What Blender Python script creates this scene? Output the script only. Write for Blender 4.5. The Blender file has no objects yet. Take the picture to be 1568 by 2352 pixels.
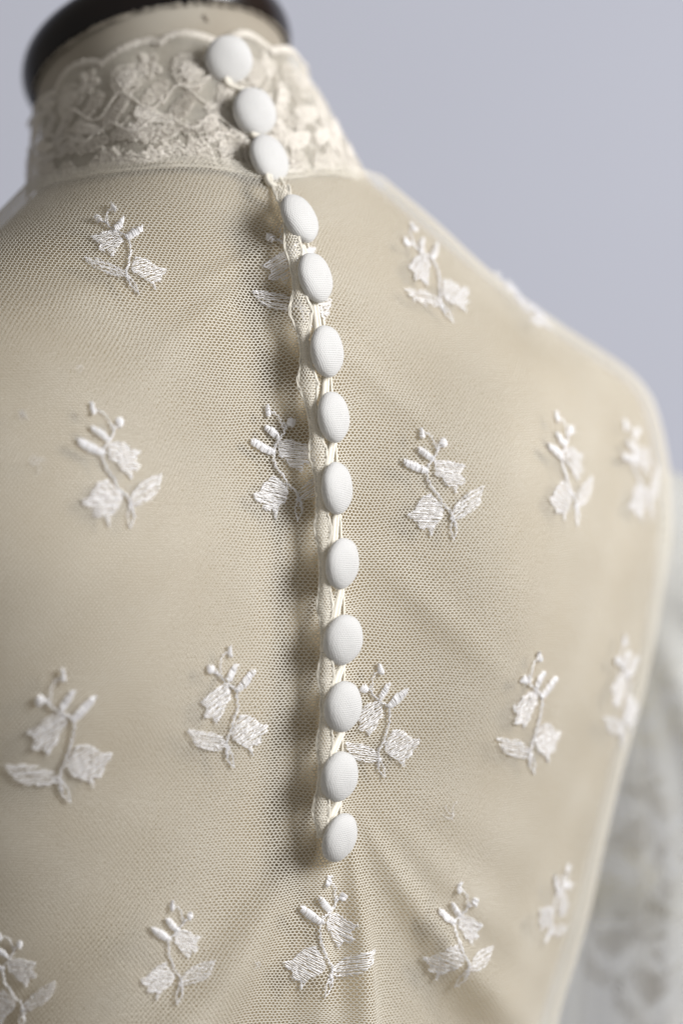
import bpy, math
import numpy as np
from mathutils import Vector, Matrix

rng = np.random.default_rng(7)
scene = bpy.context.scene
COL = scene.collection

# ------------------------------------------------------------------ camera
PSI = math.radians(30.0)            # the camera stands behind the form, to its left
SN, CS = math.sin(PSI), math.cos(PSI)
D = 1.40                            # metres from lens to the back seam
K = 0.26667 / 1568                  # metres per measuring unit at the seam
cam_d = bpy.data.cameras.new("camera")
cam = bpy.data.objects.new("camera", cam_d)
COL.objects.link(cam)
cam.location = (-SN * D, -CS * D, 0)
cam.rotation_euler = (math.radians(90), 0, -PSI)
cam_d.sensor_fit = 'VERTICAL'
cam_d.sensor_height = 36.0
cam_d.lens = 36.0 * D / 0.4
cam_d.clip_start, cam_d.clip_end = 0.05, 50
cam_d.dof.use_dof = True
cam_d.dof.focus_distance = D + 0.006
cam_d.dof.aperture_fstop = 2.6
scene.camera = cam

# ------------------------------------------------------------------ light
world = bpy.data.worlds.new("World")
scene.world = world
world.use_nodes = True
bg = world.node_tree.nodes["Background"]
bg.inputs[0].default_value = (1.0, 0.955, 0.90, 1)
bg.inputs[1].default_value = 0.215


def area_light(name, right, back, up, size_x, size_y, watts, color, target=(0.03, 0.05, 0.0)):
    d = bpy.data.lights.new(name, 'AREA')
    d.shape = 'RECTANGLE'
    d.size, d.size_y, d.energy, d.color = size_x, size_y, watts, color
    o = bpy.data.objects.new(name, d)
    COL.objects.link(o)
    o.location = (right * CS - back * SN, -right * SN - back * CS, up)
    v = Vector(target) - o.location
    o.rotation_euler = v.to_track_quat('-Z', 'Y').to_euler()
    return o


area_light("window_light", 1.72, 0.82, 0.78, 0.55, 1.0, 58, (1.0, 0.995, 0.995))
scene.view_settings.view_transform = 'Standard'
scene.view_settings.look = 'None'
scene.view_settings.exposure = 0.05
scene.view_settings.gamma = 1.0
scene.render.engine = 'CYCLES'
scene.cycles.max_bounces = 8
scene.cycles.transparent_max_bounces = 12

# ------------------------------------------------------------------ materials


def material(name, color, rough=0.7, spec=0.3, sheen=0.0, transl=0.0):
    m = bpy.data.materials.new(name)
    m.use_nodes = True
    nt = m.node_tree
    p = nt.nodes["Principled BSDF"]
    p.inputs["Base Color"].default_value = (*color, 1)
    p.inputs["Roughness"].default_value = rough
    p.inputs["Specular IOR Level"].default_value = spec
    if sheen:
        p.inputs["Sheen Weight"].default_value = sheen
        p.inputs["Sheen Roughness"].default_value = 0.4
    if transl:
        t = nt.nodes.new("ShaderNodeBsdfTranslucent")
        t.inputs[0].default_value = (*color, 1)
        mx = nt.nodes.new("ShaderNodeMixShader")
        mx.inputs[0].default_value = transl
        nt.links.new(p.outputs[0], mx.inputs[1])
        nt.links.new(t.outputs[0], mx.inputs[2])
        nt.links.new(mx.outputs[0], nt.nodes["Material Output"].inputs[0])
    return m


def vary(m, c1, c2, scale, detail=4, coords='Object', lo=0.35, hi=0.65):
    nt = m.node_tree
    p = nt.nodes["Principled BSDF"]
    tc = nt.nodes.new("ShaderNodeTexCoord")
    n = nt.nodes.new("ShaderNodeTexNoise")
    n.inputs["Scale"].default_value = scale
    n.inputs["Detail"].default_value = detail
    r = nt.nodes.new("ShaderNodeValToRGB")
    r.color_ramp.elements[0].position, r.color_ramp.elements[1].position = lo, hi
    r.color_ramp.elements[0].color = (*c1, 1)
    r.color_ramp.elements[1].color = (*c2, 1)
    nt.links.new(tc.outputs[coords], n.inputs["Vector"])
    nt.links.new(n.outputs[0], r.inputs[0])
    nt.links.new(r.outputs[0], p.inputs["Base Color"])
    return r


def bump(m, height_socket, strength, dist):
    nt = m.node_tree
    b = nt.nodes.new("ShaderNodeBump")
    b.inputs["Strength"].default_value = strength
    b.inputs["Distance"].default_value = dist
    nt.links.new(height_socket, b.inputs["Height"])
    nt.links.new(b.outputs[0], nt.nodes["Principled BSDF"].inputs["Normal"])


def weave_height(m, scale, coords='Object'):
    """criss-cross cloth relief: product of two sine waves"""
    nt = m.node_tree
    tc = nt.nodes.new("ShaderNodeTexCoord")
    sp = nt.nodes.new("ShaderNodeSeparateXYZ")
    nt.links.new(tc.outputs[coords], sp.inputs[0])
    outs = []
    for ax in (0, 1):
        mu = nt.nodes.new("ShaderNodeMath")
        mu.operation = 'MULTIPLY'
        mu.inputs[1].default_value = scale
        si = nt.nodes.new("ShaderNodeMath")
        si.operation = 'SINE'
        nt.links.new(sp.outputs[ax], mu.inputs[0])
        nt.links.new(mu.outputs[0], si.inputs[0])
        outs.append(si.outputs[0])
    pr = nt.nodes.new("ShaderNodeMath")
    pr.operation = 'MULTIPLY'
    nt.links.new(outs[0], pr.inputs[0])
    nt.links.new(outs[1], pr.inputs[1])
    return pr.outputs[0]


M = {}
M['net'] = material("cream_net_thread", (0.80, 0.72, 0.56), 0.55, 0.35, 0.2, 0.12)
vary(M['net'], (0.75, 0.712, 0.625), (0.81, 0.778, 0.695), 26, 5)
M['sleeve'] = material("sleeve_net_thread", (0.86, 0.86, 0.82), 0.7, 0.15, 0.0, 0.45)
M['cord'] = material("cream_cord", (0.82, 0.775, 0.68), 0.6, 0.3, 0.2)
M['silk'] = material("white_silk_thread", (0.97, 0.965, 0.985), 0.24, 0.9, 0.4, 0.22)
M['shaded_silk'] = material("shaded_silk_thread", (0.55, 0.50, 0.35), 0.5, 0.3, 0.1, 0.1)  # white silk with the shade of the sleeve's far side painted into its colour
M['lace'] = material("ivory_lace_thread", (0.90, 0.85, 0.77), 0.28, 0.75, 0.3, 0.15)
M['button'] = material("white_crepe", (0.64, 0.635, 0.625), 0.65, 0.3, 0.3)
M['linen'] = material("tan_form_cloth", (0.56, 0.47, 0.34), 0.85, 0.15, 0.1)
vary(M['linen'], (0.34, 0.275, 0.175), (0.44, 0.365, 0.25), 9, 6)
M['neck'] = material("aged_neck_cloth", (0.56, 0.49, 0.39), 0.85, 0.15, 0.1)
vary(M['neck'], (0.31, 0.265, 0.205), (0.42, 0.385, 0.325), 14, 6)
M['wood'] = material("dark_polished_wood", (0.035, 0.018, 0.010), 0.22, 0.4)
vary(M['wood'], (0.003, 0.003, 0.004), (0.014, 0.007, 0.004), 18, 6)
M['finial'] = material("mauve_grey_paint", (0.36, 0.34, 0.37), 0.5, 0.4)
M['ink'] = material("faded_pencil", (0.16, 0.13, 0.10), 0.9, 0.1)
M['wall'] = material("pale_lilac_wall_paint", (0.62, 0.64, 0.73), 0.92, 0.15)
vary(M['wall'], (0.675, 0.70, 0.81), (0.715, 0.74, 0.85), 1.6, 3)

# ------------------------------------------------------------------ objects


def tag(o, label=None, cat=None, group=None, kind=None):
    for k, v in (("label", label), ("category", cat), ("group", group), ("kind", kind)):
        if v:
            o[k] = v


def empty(name, loc=(0, 0, 0)):
    o = bpy.data.objects.new(name, None)
    o.empty_display_size = 0.02
    o.location = loc
    COL.objects.link(o)
    return o


def mesh_object(name, verts, quads, mat, parent=None, tris=None, smooth=True):
    """one mesh from numpy arrays; coordinates are world coordinates"""
    verts = np.asarray(verts, dtype=np.float32).reshape(-1, 3)
    quads = np.zeros((0, 4), int) if quads is None else np.asarray(quads, int).reshape(-1, 4)
    tris = np.zeros((0, 3), int) if tris is None else np.asarray(tris, int).reshape(-1, 3)
    me = bpy.data.meshes.new(name)
    me.vertices.add(len(verts))
    me.vertices.foreach_set("co", verts.ravel())
    loops = np.concatenate([quads.ravel(), tris.ravel()]).astype(np.int32)
    nq, ntr = len(quads), len(tris)
    starts = np.concatenate([np.arange(nq) * 4, nq * 4 + np.arange(ntr) * 3]).astype(np.int32)
    me.loops.add(len(loops))
    me.loops.foreach_set("vertex_index", loops)
    me.polygons.add(nq + ntr)
    me.polygons.foreach_set("loop_start", starts)
    me.polygons.foreach_set("use_smooth", np.full(nq + ntr, smooth, dtype=bool))
    me.update(calc_edges=True)
    me.validate()
    me.materials.append(mat)
    o = bpy.data.objects.new(name, me)
    COL.objects.link(o)
    if parent is not None:
        o.parent = parent
        if parent.parent is None:
            o.matrix_parent_inverse = Matrix.Translation(-parent.location)
    return o


class Buf:
    def __init__(self):
        self.v, self.q, self.n = [], [], 0

    def add(self, v, q):
        v = np.asarray(v).reshape(-1, 3)
        self.q.append(np.asarray(q).reshape(-1, 4) + self.n)
        self.v.append(v)
        self.n += len(v)

    def threads(self, P, N, w, h):
        """P,N: (M,K,3) polylines on a surface -> raised roof-shaped threads"""
        Mn, Kn = P.shape[:2]
        if Mn == 0:
            return
        T = np.gradient(P, axis=1)
        S = np.cross(T, N)
        S /= np.linalg.norm(S, axis=-1, keepdims=True) + 1e-12
        w = np.asarray(w) * np.ones((Mn, Kn))
        h = np.asarray(h) * np.ones((Mn, Kn))
        V = np.stack([P - S * w[..., None], P + N * h[..., None], P + S * w[..., None]], 2)   # M,K,3,3
        idx = np.arange(Mn * Kn * 3).reshape(Mn, Kn, 3)
        qs = []
        for a, b in ((0, 1), (1, 2)):
            qs.append(np.stack([idx[:, :-1, a], idx[:, 1:, a], idx[:, 1:, b], idx[:, :-1, b]], -1).reshape(-1, 4))
        self.add(V, np.concatenate(qs))

    def tube(self, path, r, sides=8):
        path = np.asarray(path, float)
        n = len(path)
        T = np.gradient(path, axis=0)
        T /= np.linalg.norm(T, axis=1, keepdims=True) + 1e-12
        ref = np.array([0.3, -0.9, 0.2])
        A = np.cross(T, ref)
        A /= np.linalg.norm(A, axis=1, keepdims=True)
        B = np.cross(T, A)
        th = np.linspace(0, 2 * np.pi, sides, endpoint=False)
        r = np.asarray(r) * np.ones(n)
        V = path[:, None] + r[:, None, None] * (A[:, None] * np.cos(th)[None, :, None] + B[:, None] * np.sin(th)[None, :, None])
        self.grid(V, wrap=True)

    def grid(self, V, wrap=False):
        a, b = V.shape[:2]
        idx = np.arange(a * b).reshape(a, b)
        if wrap:
            idx = np.concatenate([idx, idx[:, :1]], 1)
        q = np.stack([idx[:-1, :-1], idx[:-1, 1:], idx[1:, 1:], idx[1:, :-1]], -1).reshape(-1, 4)
        self.add(V, q)

    def make(self, name, mat, parent=None, smooth=True):
        return mesh_object(name, np.concatenate(self.v), np.concatenate(self.q), mat, parent, smooth=smooth)


# ------------------------------------------------------------------ the body: horizontal sections of the dress form
def smooth_table(zs, zt, vt, sig):
    fine = np.linspace(-0.34, 0.20, 541)
    v = np.interp(fine, zt, vt)
    k = np.exp(-0.5 * (np.arange(-40, 41) * 0.001 / sig) ** 2)
    k /= k.sum()
    v = np.convolve(np.pad(v, 40, mode='edge'), k, mode='valid')
    return np.interp(zs, fine, v)


def sstep(x, a, b):
    t = np.clip((x - a) / (b - a), 0, 1)
    return t * t * (3 - 2 * t)


ZS = np.linspace(-0.27, 0.145, 320)
A_T = ([-.30, -.2093, -.1693, -.1174, -.0838, -.0518, -.0235, -.0046, .0144, .0363, .0487, .0581, .0654, .0754, .0908, .107, .1224, .1362, .15],
       [.128, .1557, .1717, .1877, .1984, .2071, .2131, .2155, .2148, .2117, .2089, .2003, .1868, .1672, .1422, .117, .096, .0793, .068])
Y_T = ([-.26, -.20, -.128, -.104, -.076, -.05, -.02, .009, .037, .063, .092, .115, .125, .137, .15],
       [.020, .017, .0136, .0136, .011, .011, .0116, .0156, .0184, .0235, .0334, .043, .049, .057, .066])
B_T = ([-.26, -.1, 0, .047, .075, .1, .125, .137, .15], [.095, .105, .105, .098, .09, .077, .064, .06, .055])
N_T = ([-.26, -.05, .03, .08, .137], [2.2, 2.4, 2.5, 2.2, 2.0])
secA = smooth_table(ZS, *A_T, 0.003)
secY = smooth_table(ZS, *Y_T, 0.008)
secB = smooth_table(ZS, *B_T, 0.010)
secN = smooth_table(ZS, *N_T, 0.012)
UU = np.arange(-0.36, 0.3601, 0.002)
NPH = 1441
PH = np.linspace(-np.pi, np.pi, NPH)
SURF = np.zeros((len(ZS), len(UU), 3))
HALF = np.zeros(len(ZS))
FORM = np.zeros((len(ZS), 180, 3))
for i, z in enumerate(ZS):
    n = secN[i]
    sx = np.sign(np.sin(PH)) * np.abs(np.sin(PH)) ** (2 / n)
    sy = np.sign(np.cos(PH)) * np.abs(np.cos(PH)) ** (2 / n)
    x, y = secA[i] * sx * np.where(sx < 0, 1 - 0.13 * sstep(z, 0.07, 0.115), 1), secY[i] + secB[i] - secB[i] * sy
    # rounded shoulder blades either side of the spine
    y = y - np.where(x < 0, 0.0210, 0.0165) * np.exp(-((np.abs(x) - np.where(x < 0, 0.128, 0.082)) / np.where(x < 0, 0.072, 0.045)) ** 2 - ((z + 0.02) / 0.085) ** 2) * (np.cos(PH) > 0)
    L = np.concatenate([[0], np.cumsum(np.hypot(np.diff(x), np.diff(y)))])
    mid = L[NPH // 2]
    SURF[i, :, 0] = np.interp(UU, L - mid, x)
    SURF[i, :, 1] = np.interp(UU, L - mid, y)
    SURF[i, :, 2] = z
    HALF[i] = mid
    tt = np.linspace(0, L[-1], 181)[:-1]
    FORM[i, :, 0] = np.interp(tt, L, x)
    FORM[i, :, 1] = np.interp(tt, L, y)
    FORM[i, :, 2] = z
VV = np.concatenate([[0], np.cumsum(np.hypot(np.diff(secY), np.diff(ZS)))])
VV = VV - np.interp(0.0, ZS, VV)       # arc length up the spine, 0 at eye level


def base_surf(u, v):
    fi = np.clip(np.interp(v, VV, np.arange(len(VV))), 0, len(VV) - 1.001)
    fu = np.clip((u - UU[0]) / 0.002, 0, len(UU) - 1.001)
    i, j = fi.astype(int), fu.astype(int)
    a, b = (fi - i)[..., None], (fu - j)[..., None]
    return (SURF[i, j] * (1 - a) + SURF[i + 1, j] * a) * (1 - b) + (SURF[i, j + 1] * (1 - a) + SURF[i + 1, j + 1] * a) * b


def normals(f, u, v, e=0.0015):
    t1 = f(u + e, v) - f(u - e, v)
    t2 = f(u, v + e) - f(u, v - e)
    n = np.cross(t1, t2)
    return n / (np.linalg.norm(n, axis=-1, keepdims=True) + 1e-12)


V_BOT = -0.140                          # where the back opening ends


def drape(u, v):
    """how far the loose net stands off the form"""
    g = 0.0035 + 0.0006 * np.sin(u * 61 + v * 23) + 0.0005 * np.sin(v * 74 - u * 31 + 1.3)
    win = sstep(v, V_BOT - 0.02, V_BOT + 0.02) * (1 - sstep(v, 0.115, 0.15))
    sg = np.where(u < -0.006, 0.011, 0.009)
    g = g + np.where(u < -0.006, 0.0075, 0.0075) * win * np.exp(-((u + 0.006) / sg) ** 2)
    # folds that fan out from the end of the opening
    du, dv = u - 0.004, (V_BOT + 0.045) - v
    r = np.hypot(du, dv)
    th = np.arctan2(du, np.maximum(dv, 1e-4))
    amp = sstep(dv, 0.005, 0.09) * np.minimum(r, 0.12) * 0.155
    fold = 0
    for t0, w, k, bend in ((-0.95, .20, .55, 1.5), (-0.50, .13, .75, -1.0), (-0.14, .09, .25, 2.0), (0.14, .085, .70, -1.0), (0.50, .10, .62, 2.0), (0.78, .13, .50, 0.6), (1.15, .16, .45, -1.0)):
        fold = fold + k * np.exp(-((th - t0 - bend * (r - 0.06)) / w) ** 2)
    g = g + amp * fold * (1 - 0.8 * sstep(u, 0.07, 0.12))
    # soft puckers under the collar, running down from the opening to the left
    for u0, v0, ang, w, ln, k in ((-0.030, 0.098, 0.45, .0035, .022, .0016), (-0.045, 0.078, 0.60, .005, .03, .0015), (0.028, 0.050, -0.75, .006, .03, .0014), (0.045, -0.040, -0.7, .007, .035, .0016), (-0.09, 0.085, 0.25, .006, .03, .0012)):
        a = (u - u0) * math.cos(ang) + (v - v0) * math.sin(ang)
        c = -(u - u0) * math.sin(ang) + (v - v0) * math.cos(ang)
        g = g + k * np.exp(-(c / w) ** 2 - (a / ln) ** 2)
    # pull between the seam and the right armhole
    return g


def bodice(u, v):
    p = base_surf(u, v)
    n = normals(base_surf, u, v, 0.004)
    return p + n * drape(u, v)[..., None]


# ------------------------------------------------------------------ neck frame (tilted forward)
CB0, CT0 = np.array([0, .121, .134]), np.array([0, .154, .1865])
TB, TT = math.radians(6), math.radians(27)


def neck_point(al, h, off=0.0, dip=0.0):
    """al: angle from the back seam, + to the right; h: 0 at collar seam, 1 at the top of the neck cloth"""
    al, h = np.broadcast_arrays(np.asarray(al, float), np.asarray(h, float))
    c = CB0 + (CT0 - CB0) * h[..., None]
    t = TB + (TT - TB) * h
    rx = 0.0605 + 0.0105 * (1 - sstep(h, -0.3, 0.9)) + off - 0.006 * h
    ry = rx - 0.0065 * (1 - h)
    d = dip * np.exp(-(al / 0.3) ** 2) * (1 - np.clip(h, 0, 1))
    x = c[..., 0] + rx * np.sin(al)
    y = c[..., 1] - ry * np.cos(al) * np.cos(t)
    z = c[..., 2] + ry * np.cos(al) * np.sin(t) - d
    return np.stack([x, y, z], -1)


COLLAR_R = 0.068
NECK_H = 0.060


def collar(s, hm):
    """s: metres round the collar from the back seam, hm: metres up"""
    h = hm / NECK_H
    wav = 0.0006 * np.sin(s * 95 + hm * 60) + 0.0005 * np.sin(s * 210)
    return neck_point(s / COLLAR_R, h, 0.0032 + wav, 0.005)


def project(P):
    P = np.asarray(P)
    x = P[..., 0] * CS - P[..., 1] * SN
    d = D + P[..., 0] * SN + P[..., 1] * CS
    return 784 + x * D / d / K, 1176 - P[..., 2] * D / d / K, d


def unproject(px, py, d):
    x, z, f = (px - 784) * K * d / D, (1176 - py) * K * d / D, d - D
    return np.array([x * CS + f * SN, -x * SN + f * CS, z])


# lookup: which point of the fabric lies under a measured spot of the photograph
class Finder:
    def __init__(self, f, us, vs):
        self.U, self.V = np.meshgrid(us, vs)
        P = f(self.U, self.V)
        N = normals(f, self.U, self.V)
        self.f = f
        self.px, self.py, self.d = project(P)
        view = P - np.array(cam.location)
        self.ok = (N * view).sum(-1) < 0.02
        self.P = P

    def uv(self, px, py):
        e = np.hypot(self.px - px, self.py - py) + np.where(self.ok, 0, 1e4)
        k = np.unravel_index(np.argmin(e), e.shape)
        u, v = self.U[k], self.V[k]
        for _ in range(3):
            e1 = 0.0008
            p0 = np.array(project(self.f(np.array([u]), np.array([v]))))[:2, 0]
            pu = np.array(project(self.f(np.array([u + e1]), np.array([v]))))[:2, 0]
            pv = np.array(project(self.f(np.array([u]), np.array([v + e1]))))[:2, 0]
            J = np.stack([(pu - p0) / e1, (pv - p0) / e1], 1)
            if abs(np.linalg.det(J)) < 1e5:
                break
            st = np.clip(np.linalg.solve(J, np.array([px, py]) - p0), -0.003, 0.003)
            u, v = u + st[0], v + st[1]
        return u, v

    def depth(self, px, py):
        u, v = self.uv(px, py)
        return project(self.f(np.array([u]), np.array([v])))[2][0]


FB = Finder(bodice, np.arange(-0.22, 0.30, 0.002), np.arange(-0.24, 0.15, 0.002))


# ------------------------------------------------------------------ net
def hex_edges(u0, u1, v0, v1, pu, pv, jit, warp=False):
    """ends of the threads of a six-sided net over a rectangle of cloth"""
    t = pv / 3
    ni, nj = int((u1 - u0) / pu) + 2, int((v1 - v0) / pv) + 4
    I, J = np.meshgrid(np.arange(ni), np.arange(nj), indexing='ij')
    cx, cy = u0 + (I + 0.5 * (J % 2)) * pu, v0 + J * pv
    jt = rng.normal(0, jit, (2, ni, nj, 2))
    Tp = np.stack([cx, cy + pv - t], -1) + jt[0]
    Bp = np.stack([cx, cy - pv + t], -1) + jt[1]
    E = []
    i, j = np.meshgrid(np.arange(1, ni - 1), np.arange(0, nj - 2), indexing='ij')
    i, j = i.ravel(), j.ravel()
    od = j % 2
    E.append(np.stack([Tp[i, j], Bp[i + od, j + 1]], 1))
    E.append(np.stack([Tp[i, j], Bp[i - 1 + od, j + 1]], 1))
    E.append(np.stack([Tp[i, j], Bp[i, j + 2]], 1))
    E = np.concatenate(E)
    if warp:                         # the cloth is pulled unevenly: cells stretch and lean
        u, v = E[..., 0].copy(), E[..., 1].copy()
        for fu, fv, p, au, av in ((90, 140, .3, .0006, .0004), (170, -90, 1.7, .0002, .0002), (-60, 230, 2.9, .00015, .00012)):
            E[..., 0] += au * np.sin(fu * u + fv * v + p)
            E[..., 1] += av * np.cos(fv * u - fu * v + p * 2)
        # tugged towards each button
        pull = np.exp(-(u / 0.012) ** 2) * 0.0012
        E[..., 1] += pull * np.sin(v * 2 * np.pi / 0.0265)
    return E


def above_collar(P):
    """which points lie above the tilted plane of the neckline seam"""
    r = P - CB0
    al = np.arctan2(r[..., 0], -r[..., 1])
    d = 0.005 * np.exp(-(al / 0.3) ** 2)
    hgt = r[..., 2] * math.cos(TB) + r[..., 1] * math.sin(TB)
    return (hgt + d > 0.0032) & (np.hypot(r[..., 0], r[..., 1]) < 0.10)


def net_panel(buf, f, E, w, h, keep):
    P = f(E[..., 0], E[..., 1])
    k = keep(P, E)
    E, P = E[k], P[k]
    N = normals(f, E[..., 0], E[..., 1])
    buf.threads(P, N, w, h)


def in_view(P, m=260):
    px, py, d = project(P)
    return ((px > -m) & (px < 1568 + m) & (py > -m) & (py < 2352 + m)).all(-1)


# ================================================================== wall
wv = []
for rr, zz in ((-4, -2.2), (4, -2.2), (4, 2.6), (-4, 2.6)):
    wv.append((rr * CS + 1.5 * SN, -rr * SN + 1.5 * CS, zz))
wall = mesh_object("wall", wv, [(0, 1, 2, 3)], M['wall'], smooth=False)
tag(wall, "plain pale lilac grey painted wall behind the dress form", "wall", kind='structure')

# ================================================================== dress form
form = empty("dress_form", (0, 0.12, -0.27))
tag(form, "tan cloth covered dress form with a dark wooden neck cap, wearing the blouse", "dress form")
cen = np.stack([np.zeros(len(ZS)), secY + secB, ZS], -1)[:, None]
r_ = FORM - cen
rl = np.linalg.norm(r_, axis=-1, keepdims=True)
b = Buf()
ring = cen + r_ * (1 - 0.0018 / rl)
b.grid(ring[::2], wrap=True)
b.make("torso", M['linen'], form)
b = Buf()
AL = np.linspace(-np.pi, np.pi, 161)
HH = np.linspace(-0.01, 1.0, 26)
g = neck_point(AL[None, :-1], HH[:, None] * np.ones((1, 160)), -0.0005)
b.grid(g, wrap=True)
b.make("neck_cover", M['neck'], form)
# frayed raw edge of the neck cloth
b = Buf()
als = rng.uniform(-1.9, 1.2, 420)
als = np.concatenate([als, rng.normal(-0.95, 0.05, 40), rng.normal(-1.25, 0.05, 40), rng.normal(-0.75, 0.03, 30)])
n = len(als)
ln = rng.uniform(0.01, 0.045, n) * np.where(np.arange(n) >= 420, 1.4, 0.8)
t3 = np.linspace(0, 1, 4)
a = als[:, None] + rng.normal(0, 0.03, n)[:, None] * t3
hh = 0.985 + ln[:, None] * t3
P = neck_point(a, hh, 0.0012) + rng.normal(0, 0.0003, (n, 4, 3))
b.threads(P, np.broadcast_to(np.array([-SN, -CS, 0.0]), P.shape), 0.00018, 0.0001)
b.make("frayed_edge", M['neck'], form)
# a faint tick on the neck cloth
b = Buf()
P = neck_point(np.full((1, 5), -0.12) + np.linspace(0, 0.02, 5), np.linspace(0.93, 0.885, 5)[None], 0.0002)
b.threads(P, normals(lambda u, v: neck_point(u, v), np.full((1, 5), -0.1), np.linspace(0.9, 0.85, 5)[None]), 0.0004, 0.0001)
b.make("pencil_mark", M['ink'], form)
# turned wooden cap
b = Buf()
prof = [(-.0010, .0500), (-.0010, .0560), (.000, .0566), (.002, .0576), (.006, .0588), (.010, .0586), (.014, .0574), (.0175, .0550), (.0195, .0520),
        (.0205, .0480), (.022, .0440), (.024, .043), (.026, .040), (.0265, .020), (.0265, .0005)]
ct, tt = CT0, TT
axis = np.array([0, math.sin(tt), math.cos(tt)])
e2 = np.array([0, -math.cos(tt), math.sin(tt)])
rows = []
for hgt, r in prof:
    rows.append(ct + axis * (hgt + 0.001) + r * (np.sin(AL[:-1])[:, None] * np.array([1, 0, 0]) + np.cos(AL[:-1])[:, None] * e2))
b.grid(np.array(rows), wrap=True)
o = b.make("neck_cap", M['wood'], form)
md = o.modifiers.new("round", 'SUBSURF')
md.levels = md.render_levels = 1
b = Buf()
rows = []
for hgt, r in [(.0265, .026), (.040, .0285), (.046, .0285), (.050, .024), (.055, .015), (.065, .012), (.080, .018), (.090, .021), (.100, .018), (.106, .010), (.108, .0005)]:
    rows.append(ct + axis * (hgt + 0.001) + r * (np.sin(AL[:-1:4])[:, None] * np.array([1, 0, 0]) + np.cos(AL[:-1:4])[:, None] * e2))
b.grid(np.array(rows), wrap=True)
b.make("finial", M['finial'], form)

# ================================================================== blouse
blouse = empty("blouse", (0, 0.12, -0.26))
tag(blouse, "sheer cream net blouse with white floral embroidery, lace collar and covered buttons down the back", "blouse")

E = hex_edges(-0.24, 0.32, -0.245, 0.150, 0.00172, 0.00106, 0.00008, True)
vmax = np.interp(E[..., 1], VV, HALF)


def keep_bodice(P, E):
    lim = np.interp(E[..., 1], VV, HALF) - 0.004
    return in_view(P) & (np.abs(E[..., 0]) < lim).all(-1) & ~above_collar(P).any(-1)


b = Buf()
net_panel(b, bodice, E, 0.00019, 0.00013, keep_bodice)
bod = b.make("bodice_net", M['net'], blouse)

# sleeve: a loose net tube hanging from the right armhole
S_PATH = np.array([(.175, .118, -.015), (.202, .119, -.014), (.235, .121, -.036), (.265, .123, -.09), (.285, .126, -.16), (.288, .13, -.30)])
S_RAD = np.array([.034, .042, .056, .072, .088, .102])
sl = np.concatenate([[0], np.cumsum(np.linalg.norm(np.diff(S_PATH, axis=0), axis=1))])


def sleeve(th, l):
    th, l = np.broadcast_arrays(np.asarray(th, float), np.asarray(l, float))
    ls = np.linspace(0, sl[-1], 80)
    fine = np.stack([np.interp(ls, sl, S_PATH[:, k]) for k in range(3)], -1)
    k = np.exp(-0.5 * (np.arange(-8, 9) / 4.0) ** 2)
    k /= k.sum()
    fine = np.stack([np.convolve(np.pad(fine[:, q], 8, mode='edge'), k, 'valid') for q in range(3)], -1)
    rad = np.convolve(np.pad(np.interp(ls, sl, S_RAD), 8, mode='edge'), k, 'valid')
    tan = np.gradient(fine, axis=0)
    tan /= np.linalg.norm(tan, axis=1, keepdims=True)
    ii = lambda arr: np.stack([np.interp(l, ls, arr[:, q]) for q in range(3)], -1)
    c, t = ii(fine), ii(tan)
    r = np.interp(l, ls, rad)
    Y = np.array([0, 1.0, 0])
    A = np.cross(t, Y)
    A /= np.linalg.norm(A, axis=-1, keepdims=True)
    B = np.cross(A, t)
    grow = sstep(l, 0.02, 0.14)
    r = r * (1 + grow * (0.07 * np.cos(5 * th + 0.6) + 0.06 * np.cos(9 * th + 1.9 + 2 * l) + 0.035 * np.cos(17 * th)))
    return c + r[..., None] * (A * np.cos(th)[..., None] + B * np.sin(th)[..., None])


E = hex_edges(0, 2 * np.pi, 0.0, sl[-1] - 0.002, 0.034, 0.0016, 0.0)
P = sleeve(E[..., 0], E[..., 1])
k = in_view(P, 420)
b = Buf()
N = normals(sleeve, E[k][..., 0], E[k][..., 1], 0.002)
b.threads(P[k], N, 0.00036, 0.00014)
b.make("sleeve_net", M['sleeve'], blouse)
# armhole and sleeve seams
b = Buf()
th = np.linspace(0, 2 * np.pi, 90)
b.tube(sleeve(th, np.full(90, 0.004)), 0.0011, 6)
b.make("armhole_seam", M['cord'], blouse)

# ---------------------------------------------------------------- embroidery
SX = 1 / 2.6133 * 0.1e-3            # drawing unit -> metres on the cloth (nominal)


def clip_lines(poly, ang, gap, jit=0.25, step_len=None):
    """parallel stitches that fill an outline"""
    poly = np.asarray(poly, float)
    ca, sa = math.cos(ang), math.sin(ang)
    R = np.array([[ca, sa], [-sa, ca]])
    q = poly @ R.T
    out = []
    y = q[:, 1].min() + gap * 0.5
    while y < q[:, 1].max():
        yy = y + rng.normal(0, gap * 0.12)
        xs = []
        for a, bb in zip(q, np.roll(q, -1, 0)):
            if (a[1] - yy) * (bb[1] - yy) < 0:
                xs.append(a[0] + (yy - a[1]) / (bb[1] - a[1]) * (bb[0] - a[0]))
        xs.sort()
        for x0, x1 in zip(xs[::2], xs[1::2]):
            if step_len:
                nseg = max(1, int(round((x1 - x0) / step_len + rng.uniform(-0.4, 0.4))))
            else:
                nseg = 1
            cuts = np.linspace(x0, x1, nseg + 1)
            cuts[1:-1] += rng.normal(0, (x1 - x0) / nseg * 0.2, nseg - 1)
            for c0, c1 in zip(cuts[:-1], cuts[1:]):
                dy = rng.normal(0, gap * jit, 2)
                out.append([[c0 - gap * rng.uniform(0, .5), yy + dy[0]], [(c0 + c1) / 2, yy + dy.mean()], [c1 + gap * rng.uniform(0, .5), yy + dy[1]]])
        y += gap
    if not out:
        return np.zeros((0, 3, 2))
    return np.array(out) @ R


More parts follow.
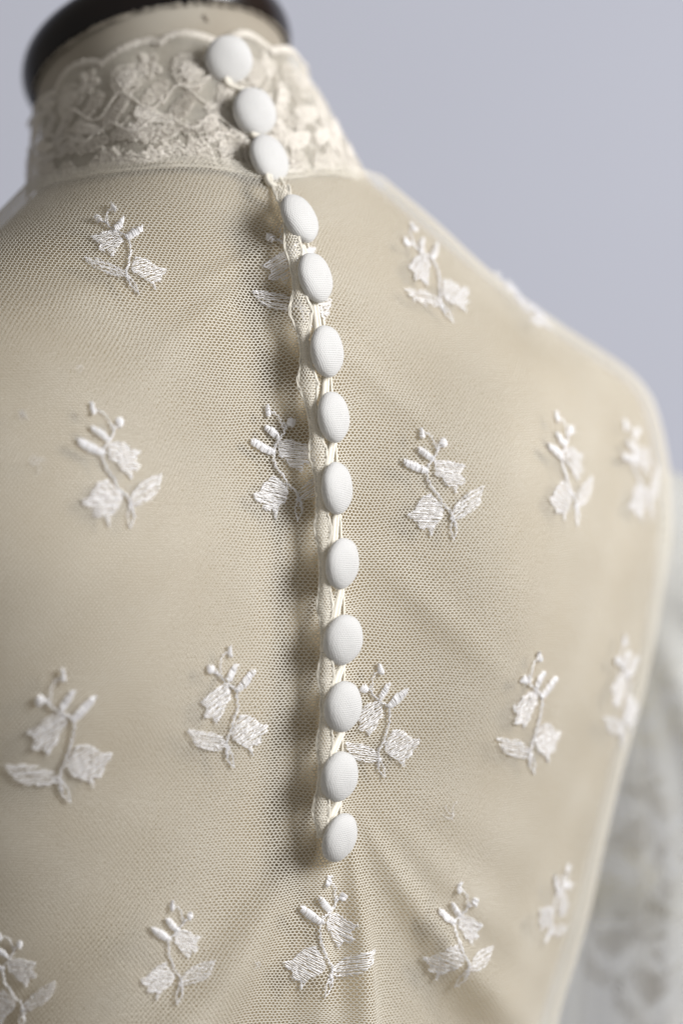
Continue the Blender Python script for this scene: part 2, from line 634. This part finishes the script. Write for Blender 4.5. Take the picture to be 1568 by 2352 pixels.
def line_stitches(pts, wid, step):
    """short overlapping slanted stitches along a line"""
    pts = np.asarray(pts, float)
    L = np.concatenate([[0], np.cumsum(np.hypot(*np.diff(pts, axis=0).T))])
    n = max(2, int(L[-1] / step))
    t = np.linspace(0, L[-1], n + 1)
    X = np.stack([np.interp(t, L, pts[:, 0]), np.interp(t, L, pts[:, 1])], -1)
    dv = np.gradient(X, axis=0)
    dv /= np.linalg.norm(dv, axis=1, keepdims=True) + 1e-9
    nv = np.stack([-dv[:, 1], dv[:, 0]], -1)
    sg = np.where(np.arange(n + 1) % 2 == 0, 1, -1)[:, None]
    a = X - dv * step * 0.9 + nv * wid * sg * 0.5
    bb = X + dv * step * 0.9 - nv * wid * sg * 0.5
    return np.stack([a, (a + bb) / 2, bb], 1) + rng.normal(0, wid * 0.12, (n + 1, 3, 2))


# one sprig, drawn in units; y grows downwards
STEM = [(985, 1200), (975, 1130), (930, 1035), (850, 965), (795, 885), (730, 812), (690, 722), (678, 650), (705, 585), (762, 512), (786, 462), (812, 395), (800, 372)]
TWIG1 = [(812, 395), (840, 375), (862, 345)]
TWIG2 = [(785, 400), (765, 350), (740, 290), (690, 252), (640, 248)]
FOOT = [(950, 1130), (990, 1160), (998, 1235), (960, 1335), (930, 1225)]
FLOWER1 = [(715, 895), (780, 945), (850, 1005), (862, 1060), (832, 1130), (765, 1200), (742, 1240), (722, 1318), (690, 1222), (640, 1252), (590, 1238),
           (582, 1180), (500, 1162), (462, 1112), (532, 1080), (592, 990), (642, 925)]
LEAF = [(945, 1125), (968, 1050), (995, 995), (1080, 900), (1182, 828), (1300, 765), (1295, 830), (1262, 932), (1202, 1012), (1100, 1082), (1020, 1112)]
FLOWER2 = [(760, 545), (822, 520), (902, 518), (985, 552), (1078, 560), (1045, 612), (1030, 650), (1088, 712), (1045, 748), (1002, 742), (988, 836),
           (940, 792), (890, 772), (830, 702), (770, 682), (758, 620)]
BUD1 = [(572, 408), (610, 398), (680, 428), (748, 486), (745, 522), (705, 528), (640, 490), (585, 440)]
BUD2 = [(415, 548), (460, 532), (560, 562), (690, 615), (690, 655), (640, 668), (540, 642), (440, 596)]
DOT1 = [(585, 190), (615, 185), (632, 225), (645, 275), (612, 305), (590, 270)]
DOT2 = [(835, 300), (870, 290), (905, 310), (908, 350), (885, 385), (845, 375), (826, 345)]
P_BASE, P_TOP = np.array([960.0, 1330.0]), np.array([745.0, 290.0])


def place_sprig(f, base_uv, top_uv, mirror, parent=None, mat=None, lift=0.0004, thick=1.0):
    mat = mat or M['silk']
    b0, b1 = np.array(base_uv), np.array(top_uv)
    p0, p1 = P_BASE.copy(), P_TOP.copy()
    if mirror:
        p0[0], p1[0] = -p0[0], -p1[0]
    # similarity with y flipped (drawing y down, cloth v up)
    a0, a1 = p0 * [1, -1], p1 * [1, -1]
    za, zb = complex(*(a1 - a0)), complex(*(b1 - b0))
    R = zb / za
    sc = abs(R)

    def to_uv(q):
        q = q.copy()
        if mirror:
            q[..., 0] = -q[..., 0]
        zc = (q[..., 0] - a0[0]) + 1j * (-q[..., 1] - a0[1])
        w = zc * R
        return w.real + b0[0], w.imag + b0[1]

    def emit(buf, segs, wid, hgt, arch):
        if len(segs) == 0:
            return
        u, v = to_uv(segs)
        P = f(u, v)
        N = normals(f, u, v)
        k = segs.shape[1]
        bow = np.sin(np.linspace(0.12, np.pi - 0.12, k)) * arch
        zj = rng.uniform(0, 0.0009, (len(segs), 1))
        P = P + N * (lift + bow + zj)[..., None]
        buf.threads(P, N, wid, hgt)

    tw = 6.3 * sc * thick
    stem_pts = np.asarray(STEM, float) + rng.normal(0, 5, (len(STEM), 2))
    stem = Buf()
    emit(stem, line_stitches(stem_pts, 22, 27), tw * .7, 0.0003, 0.0005)
    emit(stem, line_stitches(stem_pts, 26, 34), tw * .7, 0.0003, 0.0003)
    emit(stem, line_stitches(TWIG1, 16, 20), tw * .75, 0.0003, 0.0004)
    emit(stem, line_stitches(TWIG2, 20, 22), tw * .7, 0.0003, 0.0004)
    emit(stem, line_stitches(FOOT + FOOT[:1], 14, 22), tw * .75, 0.0003, 0.0004)
    root = stem.make("embroidered_sprig", mat, parent)

    def part(name, poly, ang, gap, wid, arch, outline=True, step_len=None):
        bb = Buf()
        poly = np.asarray(poly, float) + rng.normal(0, 5, (len(poly), 2)) + rng.normal(0, 7, 2)
        ang = ang + rng.normal(0, 0.06)
        a = ang
        emit(bb, clip_lines(poly, a, gap, 0.22, step_len), wid * sc * thick, 0.00018, arch)
        if outline:
            sg = line_stitches(list(poly) + [poly[0]], 15, 20)
            emit(bb, sg[rng.random(len(sg)) < 0.6], tw * 0.7, 0.0003, 0.0002)
        return bb.make(name, mat, root)

    part("flower", FLOWER1, 0.06, 17, 5.2, 0.0006, True, 85)
    part("flower", FLOWER2, 0.12, 17, 5.2, 0.0006, True, 85)
    part("leaf", LEAF, -0.55, 23, 5.2, 0.0006, True, 55)
    part("bud", BUD1, 1.75, 9.5, 6.5, 0.0014, False)
    part("bud", BUD2, 1.65, 9.5, 6.5, 0.0014, False)
    part("dot", DOT1, 0.3, 11, 8.0, 0.0014, False)
    part("dot", DOT2, 0.2, 11, 8.0, 0.0014, False)
    return root


# base of the stem, top of the twig, mirrored?
SPRIGS = [
    ((316, 677), (245, 496), True), ((297, 1214), (245, 958), False), ((712, 750), (642, 530), True), ((683, 1195), (640, 958), False),
    ((1037, 741), (938, 543), True), ((1039, 1240), (991, 1006), False), ((1320, 1207), (1291, 974), False), ((1490, 1195), (1443, 984), False),
    ((160, 1839), (115, 1578), True), ((533, 1760), (502, 1517), True), ((880, 1783), (852, 1559), True), ((1222, 1775), (1215, 1532), True),
    ((1423, 1717), (1419, 1492), True), ((50, 2360), (26, 2158), False), ((407, 2307), (415, 2092), False), ((744, 2289), (766, 2040), False),
    ((1044, 2263), (1070, 2057), False), ((1245, 2164), (1299, 2013), False), ((1262, 760), (1150, 652), True),
]
for bp, tp, mir in SPRIGS:
    u0, v0 = FB.uv(*bp)
    u1, v1 = FB.uv(*tp)
    place_sprig(bodice, (u0, v0), (u1, v1), mir, blouse)


def sleeve_len(th, l):          # sprig coordinates in metres -> sleeve angle and length
    return sleeve(th / 0.075, l)


FS = Finder(sleeve_len, np.arange(0, 2 * math.pi, 0.03) * 0.075, np.arange(0.004, sl[-1] - 0.004, 0.003))
mean_d = project(np.stack([np.interp(FS.V, sl, S_PATH[:, q]) for q in range(3)], -1))[2]
near = FS.d < mean_d
for (bx_, by_), (tx_, ty_), mir, on_near in (
        ((1560, 1290), (1553, 1085), True, True), ((1580, 2140), (1560, 2000), False, True), ((1500, 2440), (1488, 2270), False, True), ((1640, 1720), (1625, 1500), True, True),
        ((1500, 2000), (1490, 1850), True, True), ((1430, 2320), (1420, 2200), False, True),
        ((1440, 2110), (1385, 1920), False, False), ((1530, 1740), (1528, 1560), True, False), ((1535, 1300), (1528, 1180), True, False)):
    FS.ok = near if on_near else ~near
    ub, vb = FS.uv(bx_, by_)
    place_sprig(sleeve_len, (ub, vb), (ub + 0.003, vb - 0.050), mir, blouse, M['silk'] if on_near else M['shaded_silk'])  # far-side sprigs take the thread with shade painted in

# a few snagged ends of thread that lie loose on the net
for (px_, py_), n_ in (((48, 945), 5), ((76, 1068), 4), ((1040, 1866), 4), ((188, 842), 2), ((590, 2210), 3)):
    u0, v0 = FB.uv(px_, py_)
    b3 = Buf()
    t = np.linspace(0, 1, 12)
    for q in range(n_):
        aa, ll, cc = rng.uniform(0, 6.28), rng.uniform(.002, .005), rng.uniform(-2.5, 2.5)
        uu, vv = u0 + ll * t * np.cos(aa + cc * t), v0 + ll * t * np.sin(aa + cc * t)
        P = bodice(uu, vv)
        N = normals(bodice, uu, vv)
        b3.tube(P + N * (0.0004 + 0.0012 * np.sin(t * np.pi) * rng.random())[:, None], 0.00011, 4)
    b3.make("loose_thread", M['silk'], blouse)

# ---------------------------------------------------------------- buttons, loops and placket
BUT = [  # centre, tilt away from the lens, direction of the tilt
    (528, 137, 20, -8), (588, 255, 33, 14), (622, 362, 47, 22), (692, 499, 55, 27), (728, 636, 54, 14), (755, 806, 55, 5), (770, 957, 56, 5),
    (778, 1121, 58, 2), (790, 1295, 53, -8), (792, 1471, 44, -14), (792, 1624, 47, -9), (784, 1785, 50, -12), (784, 1926, 55, -19)]
BR = 0.0101
FC = Finder(collar, np.arange(-0.12, 0.10, 0.002), np.arange(-0.004, 0.058, 0.002))


def depth_at(px, py):
    return FC.depth(px, py) if py < 395 else FB.depth(px, py)


prof = [(.00001, .0039), (.0010, .00388), (.0025, .0037), (.0044, .0033), (.0063, .0026), (.0079, .0016), (.0090, .0004), (.0094, -.0008), (.0093, -.0020), (.0086, -.0030),
        (.0070, -.0036), (.0040, -.0038), (.0022, -.0040), (.0018, -.0062), (.0005, -.0063)]
NR, NA = 84, 176
pf = np.array(prof)
pl = np.concatenate([[0], np.cumsum(np.hypot(*np.diff(pf, axis=0).T))])
tl = np.concatenate([np.linspace(0, 0.0128, 64), np.linspace(0.0128, pl[-1], NR - 63)[1:]])
fr = np.linspace(0, pl[-1], 400)
ker = np.exp(-0.5 * (np.arange(-14, 15) / 6.0) ** 2)
ker /= ker.sum()
pr = np.convolve(np.pad(np.interp(fr, pl, pf[:, 0]), 14, mode='reflect', reflect_type='odd'), ker, 'valid')
pz = np.convolve(np.pad(np.interp(fr, pl, pf[:, 1]), 14, mode='edge'), ker, 'valid')
pr[0] = 1e-6
rr, rz = np.interp(tl, fr, pr), np.interp(tl, fr, pz)
nr_, nz_ = np.gradient(rz, tl), np.gradient(rr, tl)
nr_, nz_ = -nr_, nz_
th = np.linspace(0, 2 * np.pi, NA, endpoint=False)
cx, cy = tl[:, None] * np.cos(th), tl[:, None] * np.sin(th)
row = np.round(cy / 0.00080)
knit = np.cos(2 * np.pi * cy / 0.00080) * 0.5 + 0.5 * np.cos(2 * np.pi * (cx / 0.00105 + 0.5 * (row % 2)))
cover = knit * 0.00016 + 0.00016 * np.sin(cx * 420 + 1) * np.sin(cy * 380) * (tl[:, None] < 0.012)
cover = cover * np.clip(tl[:, None] / 0.0012, 0, 1)
rad = rr[:, None] + nr_[:, None] * cover
rows = np.stack([rad * np.cos(th), rad * np.sin(th), rz[:, None] + nz_[:, None] * cover], -1) * [BR / .0094, BR / .0094, 1]
idx = np.arange(NR * NA).reshape(NR, NA)
idx = np.concatenate([idx, idx[:, :1]], 1)
bq = np.stack([idx[:-1, :-1], idx[1:, :-1], idx[1:, 1:], idx[:-1, 1:]], -1).reshape(-1, 4)
IMR = np.array([CS, -SN, 0])
IMB = np.array([-SN, -CS, 0])
IMU = np.array([0, 0, 1.0])
BC = []
first = None
for (px, py, al, t) in BUT:
    d = depth_at(px - 24, py) - 0.0055
    c = unproject(px, py, d)
    al, t = math.radians(al + 4), math.radians(t)
    n = math.cos(al) * IMB + math.sin(al) * (math.cos(t) * IMR + math.sin(t) * IMU)
    up = np.cross(n, IMR)
    up = np.cross(np.cross(n, IMU + 0.1 * rng.normal(size=3)), n)
    up /= np.linalg.norm(up)
    rt = np.cross(up, n)
    if first is None:
        o = mesh_object("button", rows.reshape(-1, 3), bq, M['button'], None)
        first = o
    else:
        o = first.copy()
        COL.objects.link(o)
    o.parent = blouse
    o.matrix_parent_inverse = Matrix.Identity(4)
    m = Matrix(((rt[0], up[0], n[0], c[0]), (rt[1], up[1], n[1], c[1]), (rt[2], up[2], n[2], c[2]), (0, 0, 0, 1)))
    wob = Matrix.Diagonal((1 + rng.normal(0, .015), 1 + rng.normal(0, .015), 1 + rng.normal(0, .05), 1))
    o.matrix_basis = Matrix.Translation(-blouse.location) @ m @ wob
    BC.append((c, n, d))


def px_curve(pts, lift, n):
    pts = np.asarray(pts, float)
    L = np.concatenate([[0], np.cumsum(np.hypot(*np.diff(pts, axis=0).T))])
    t = np.linspace(0, L[-1], n)
    xs, ys = np.interp(t, L, pts[:, 0]), np.interp(t, L, pts[:, 1])
    lift = np.interp(np.linspace(0, 1, n), np.linspace(0, 1, len(np.atleast_1d(lift))), np.atleast_1d(lift)) if np.ndim(lift) else np.full(n, lift)
    return np.array([unproject(x, y, depth_at(x, y) - l) for x, y, l in zip(xs, ys, lift)])


def smooth_path(p, it=3):
    p = np.array(p)
    for _ in range(it):
        p[1:-1] = 0.25 * p[:-2] + 0.5 * p[1:-1] + 0.25 * p[2:]
    return p


# cord loops that run from under one button to the next
for i in range(len(BUT) - 1):
    x0, y0 = BUT[i][0], BUT[i][1] + 44
    x1, y1 = BUT[i + 1][0], BUT[i + 1][1] - 44
    bb = Buf()
    pth = smooth_path(px_curve([(x0 - 4, y0 - 16), (x0 - 7, y0 + 12), (x1 - 24, y1 - 4), (x1 - 30, y1 + 24)], 0.0026, 30), 10)
    tw = np.linspace(0, 2 * np.pi * 3.2, 16)
    for k2 in range(2):
        bb.tube(pth + IMR * (0.0014 * k2 - 0.0006) + IMB * (-0.0006 * k2), 0.00125 - 0.0004 * k2 + rng.normal(0, .00003, 30), 8)
    bb.make("button_loop", M['cord'], blouse)
# edge of the right side, a thin doubled seam beside the loops
bb = Buf()
pts = [(b_[0] - 10 + (8 if k % 2 else 4), b_[1]) for k, b_ in enumerate(BUT[2:])]
pp = []
for k in range(len(pts) - 1):
    (xa, ya), (xb, yb) = pts[k], pts[k + 1]
    pp += [(xa, ya), (xa * .55 + xb * .45 + 2, ya * .5 + yb * .5 - 8)]
pp.append(pts[-1])
bb.tube(smooth_path(px_curve(pp, 0.0015, 130), 2), 0.0006, 6)
bb.make("edge_seam", M['cord'], blouse)
# folded net facing of the left edge: a puckered double strip with piping along both sides
mid = [(644, 425), (672, 560), (690, 712), (706, 880), (730, 1040), (740, 1210), (746, 1390), (748, 1560), (745, 1712), (736, 1860), (740, 1925)]
gaps = [430, 566, 716, 880, 1042, 1214, 1390, 1550, 1706, 1860]
n = 220
cl = smooth_path(px_curve(mid, 0.0058, n), 6)
ys = np.interp(np.linspace(0, 1, n), np.linspace(0, 1, n), project(cl)[1])
wid = 0.0014 + sum(np.array([0.0014, .0016, .0027, .0021, .0017, .0014, .0013, .0014, .0013, .0015])[k] * np.exp(-((ys - gy) / 34) ** 2) for k, gy in enumerate(gaps))
sideA, sideB = cl - IMR * wid[:, None] * 1.15, cl + IMR * wid[:, None]
T = np.linspace(0, 1, n)


def strip(a, t):
    """a across -1..1, t along in metres"""
    Ltot = 0.27
    tt = np.clip(t / Ltot, 0, 1)
    f3 = lambda arr: np.stack([np.interp(tt, T, arr[:, q]) for q in range(3)], -1)
    m, w = f3(cl), np.interp(tt, T, wid)
    return m + IMR * (a * w)[..., None] + IMB * (0.0012 * (1 - a * a))[..., None]


bb = Buf()
E = hex_edges(-1.5, 1.5, 0.0, 0.268, 0.42, 0.0011, 0.0)
E = E[(np.abs(E[..., 0]) <= 1.02).all(-1)]
P = strip(E[..., 0], E[..., 1])
bb.threads(P, np.broadcast_to(IMB, P.shape), 0.00025, 0.00016)
bb.make("placket_facing", M['cord'], blouse)
for sd in (sideA, sideB):
    bb = Buf()
    for k in range(2):
        bb.tube(sd + rng.normal(0, 0.00012, sd.shape) + IMR * 0.0005 * k, 0.00045, 6)
    bb.make("placket_edge", M['cord'], blouse)

# ---------------------------------------------------------------- lace collar
S_MAX = 0.135


def scallop(s):
    q = np.abs(np.sin(np.pi * (s + 0.004) / 0.030))
    return 0.0445 + 0.0035 * q ** 0.6 + 0.0010 * np.sin(s * 140) - 0.004 * sstep(-s, 0.03, 0.13)


bb = Buf()
E = hex_edges(-S_MAX, S_MAX, 0.0, 0.056, 0.00130, 0.00085, 0.00004)
ok = (E[..., 1] < scallop(E[..., 0])).all(-1)
P = collar(E[..., 0], E[..., 1])
ok &= in_view(P)
N = normals(collar, E[..., 0], E[..., 1])
bb.threads(P[ok], N[ok], 0.00017, 0.00012)
coll = bb.make("collar", M['net'], blouse)


def emit_c(buf, segs, wid, hgt, arch, lift=0.0004):
    u, v = segs[..., 0], segs[..., 1]
    P = collar(u, v)
    N = normals(collar, u, v)
    bow = np.sin(np.linspace(0.12, np.pi - 0.12, segs.shape[1])) * arch
    P = P + N * (lift + bow + rng.uniform(0, .0002, (len(segs), 1)))[..., None]
    buf.threads(P, N, wid, hgt)


def motif(name, poly, ang, gap, wid=0.00019, arch=0.00035, outline=0.0007, step_len=0.0024, fill=True):
    gap *= rng.uniform(0.9, 1.3)
    b3 = Buf()
    if fill:
        sg = clip_lines(poly, ang, gap, 0.25, step_len)
        if len(sg):
            emit_c(b3, sg, wid, 0.0003, arch)
    if outline:
        sg = line_stitches(list(poly) + [poly[0]], outline, 0.0007)
        emit_c(b3, sg[rng.random(len(sg)) < 0.6], 0.00019, 0.00025, 0.0002)
    return b3.make(name, M['lace'], coll)


def blob(cx, cy, rx, ry, rot=0.0, tip=0.0, n=20, rough=0.05):
    t = np.linspace(0, 2 * np.pi, n, endpoint=False)
    k = 1 + rng.normal(0, rough, n)
    x, y = rx * np.cos(t) * k * (1 + tip * np.cos(t)), ry * np.sin(t) * k * (1 - tip * np.cos(t) * .8)
    return np.stack([cx + x * math.cos(rot) - y * math.sin(rot), cy + x * math.sin(rot) + y * math.cos(rot)], -1)


b3 = Buf()
ss = np.arange(-S_MAX, S_MAX, 0.0004)
tp = np.stack([ss, scallop(ss)], -1)
emit_c(b3, line_stitches(tp, 0.0014, 0.0006), 0.00032, 0.0005, 0.0006)
emit_c(b3, line_stitches(tp - [0, 0.0012], 0.0010, 0.0007), 0.00030, 0.0004, 0.0004)
up = rng.uniform(-S_MAX, S_MAX, 420)
pic = np.stack([np.stack([up, scallop(up) - 0.0015], -1), np.stack([up + 0.0002, scallop(up)], -1), np.stack([up + rng.normal(0, .0004, 420), scallop(up) + rng.uniform(.0003, .0012, 420)], -1)], 1)
emit_c(b3, pic, 0.0002, 0.0003, 0.0003)
b3.make("scalloped_edge", M['lace'], coll)

for kk, s0 in enumerate(np.arange(-0.126, 0.13, 0.030)):
    j = lambda s: rng.normal(0, s)
    if abs(s0 + 0.011) < 0.012:
        pass
    c0 = s0 + 0.011
    motif("lace_petal", blob(c0 + j(.001), 0.0335, 0.0085, 0.0062 + j(.0005), 0.25 + j(.1), 0.2), 0.2, 0.0011, outline=0.0013)
    motif("lace_petal", blob(c0 + 0.001, 0.0335, 0.0050, 0.0034, 0.25 + j(.1), 0.25), 0.9, 0.0006, outline=0.0007)
    motif("lace_leaf", blob(c0 + 0.0145, 0.0270, 0.0085, 0.0027, 0.75 + j(.15), -0.25), -0.3, 0.0006)
    motif("lace_leaf", blob(c0 - 0.006, 0.0205, 0.0095, 0.0029, 0.45 + j(.15), 0.3), -0.8, 0.0006)
    motif("lace_leaf", blob(c0 + 0.009, 0.0185, 0.0080, 0.0026, -0.35 + j(.15), 0.3), 0.8, 0.0006)
    for q in range(5):
        a = q * 2 * math.pi / 5 + kk
        motif("lace_blossom", blob(c0 + 0.0135 + 0.0032 * math.cos(a), 0.0375 + 0.0030 * math.sin(a), 0.0023, 0.0016, a, 0.1, 12), a + 1.5, 0.0006, outline=0.0005)
    for q in range(3):
        cx = c0 - 0.010 + q * 0.0100 + j(.002)
        w0, hgt, sl_ = 0.0046 * rng.uniform(.6, 1.3), 0.0075 * rng.uniform(.5, 1.35), j(.0022)
        poly = np.array([(cx - w0, .0004), (cx + w0, .0006), (cx + w0 * 1.1 + sl_ * .5, hgt * .5), (cx + w0 * .6 + sl_, hgt), (cx + sl_, hgt * .75), (cx - w0 * .5 + sl_, hgt * 1.1), (cx - w0 * 1.05 + sl_ * .5, hgt * .5)])
        motif("lace_tuft", poly, 0.08 + j(.15), 0.0005, arch=0.0007, outline=0.0006)
    motif("lace_leaf", blob(c0 - 0.002, 0.0125, 0.0075, 0.0022, 0.15 + j(.2), 0.2), -0.6, 0.0006)
    motif("lace_leaf", blob(c0 + 0.0125, 0.0105, 0.0070, 0.0024, 0.5 + j(.25), 0.2), -0.5, 0.0006)
    for q in range(5):
        a = q * 2 * math.pi / 5 + kk * 1.3
        motif("lace_blossom", blob(c0 + 0.0050 + 0.0030 * math.cos(a), 0.0125 + 0.0028 * math.sin(a), 0.0022, 0.0016, a, 0.1, 12), a + 1.5, 0.0006, outline=0.0005)
    b3 = Buf()
    x = np.linspace(-0.014, 0.016, 24)
    emit_c(b3, line_stitches(np.stack([c0 + x, 0.0245 + 0.004 * np.sin(x * 260 + kk)], -1), 0.0010, 0.0006), 0.0003, 0.0004, 0.0005)
    emit_c(b3, line_stitches(np.stack([c0 + x, 0.0150 + 0.0025 * np.sin(x * 300 + kk * 2)], -1), 0.0009, 0.0006), 0.0003, 0.0004, 0.0005)
    b3.make("lace_stem", M['lace'], coll)

# loose shiny stitches clustered over the lower half
b3 = Buf()
cl_s, cl_h = rng.uniform(-S_MAX, S_MAX, 110), rng.uniform(0.001, 0.022, 110)
pk = rng.integers(0, 110, 1300)
ps, phh = cl_s[pk] + rng.normal(0, .0024, 1300), np.clip(cl_h[pk] + rng.normal(0, .0016, 1300), .0006, .04)
pa, pl_ = rng.normal(0.25, 0.5, 1300), rng.uniform(.0005, .0013, 1300)
dxy = np.stack([np.cos(pa), np.sin(pa)], -1) * pl_[:, None]
c2 = np.stack([ps, phh], -1)
emit_c(b3, np.stack([c2 - dxy, c2, c2 + dxy], 1), 0.0002, 0.0002, 0.0003)
tag(b3.make("lace_stitching", M['lace'], coll), kind='stuff')

# seam where collar and bodice meet
bb = Buf()
al = np.linspace(-2.0, 2.0, 160)
for k in range(2):
    p = neck_point(al, np.full(160, -0.012 + 0.02 * k), 0.0026, 0.005)
    bb.tube(p + rng.normal(0, .00012, p.shape), 0.0007, 6)
bb.make("neckline_seam", M['cord'], blouse)
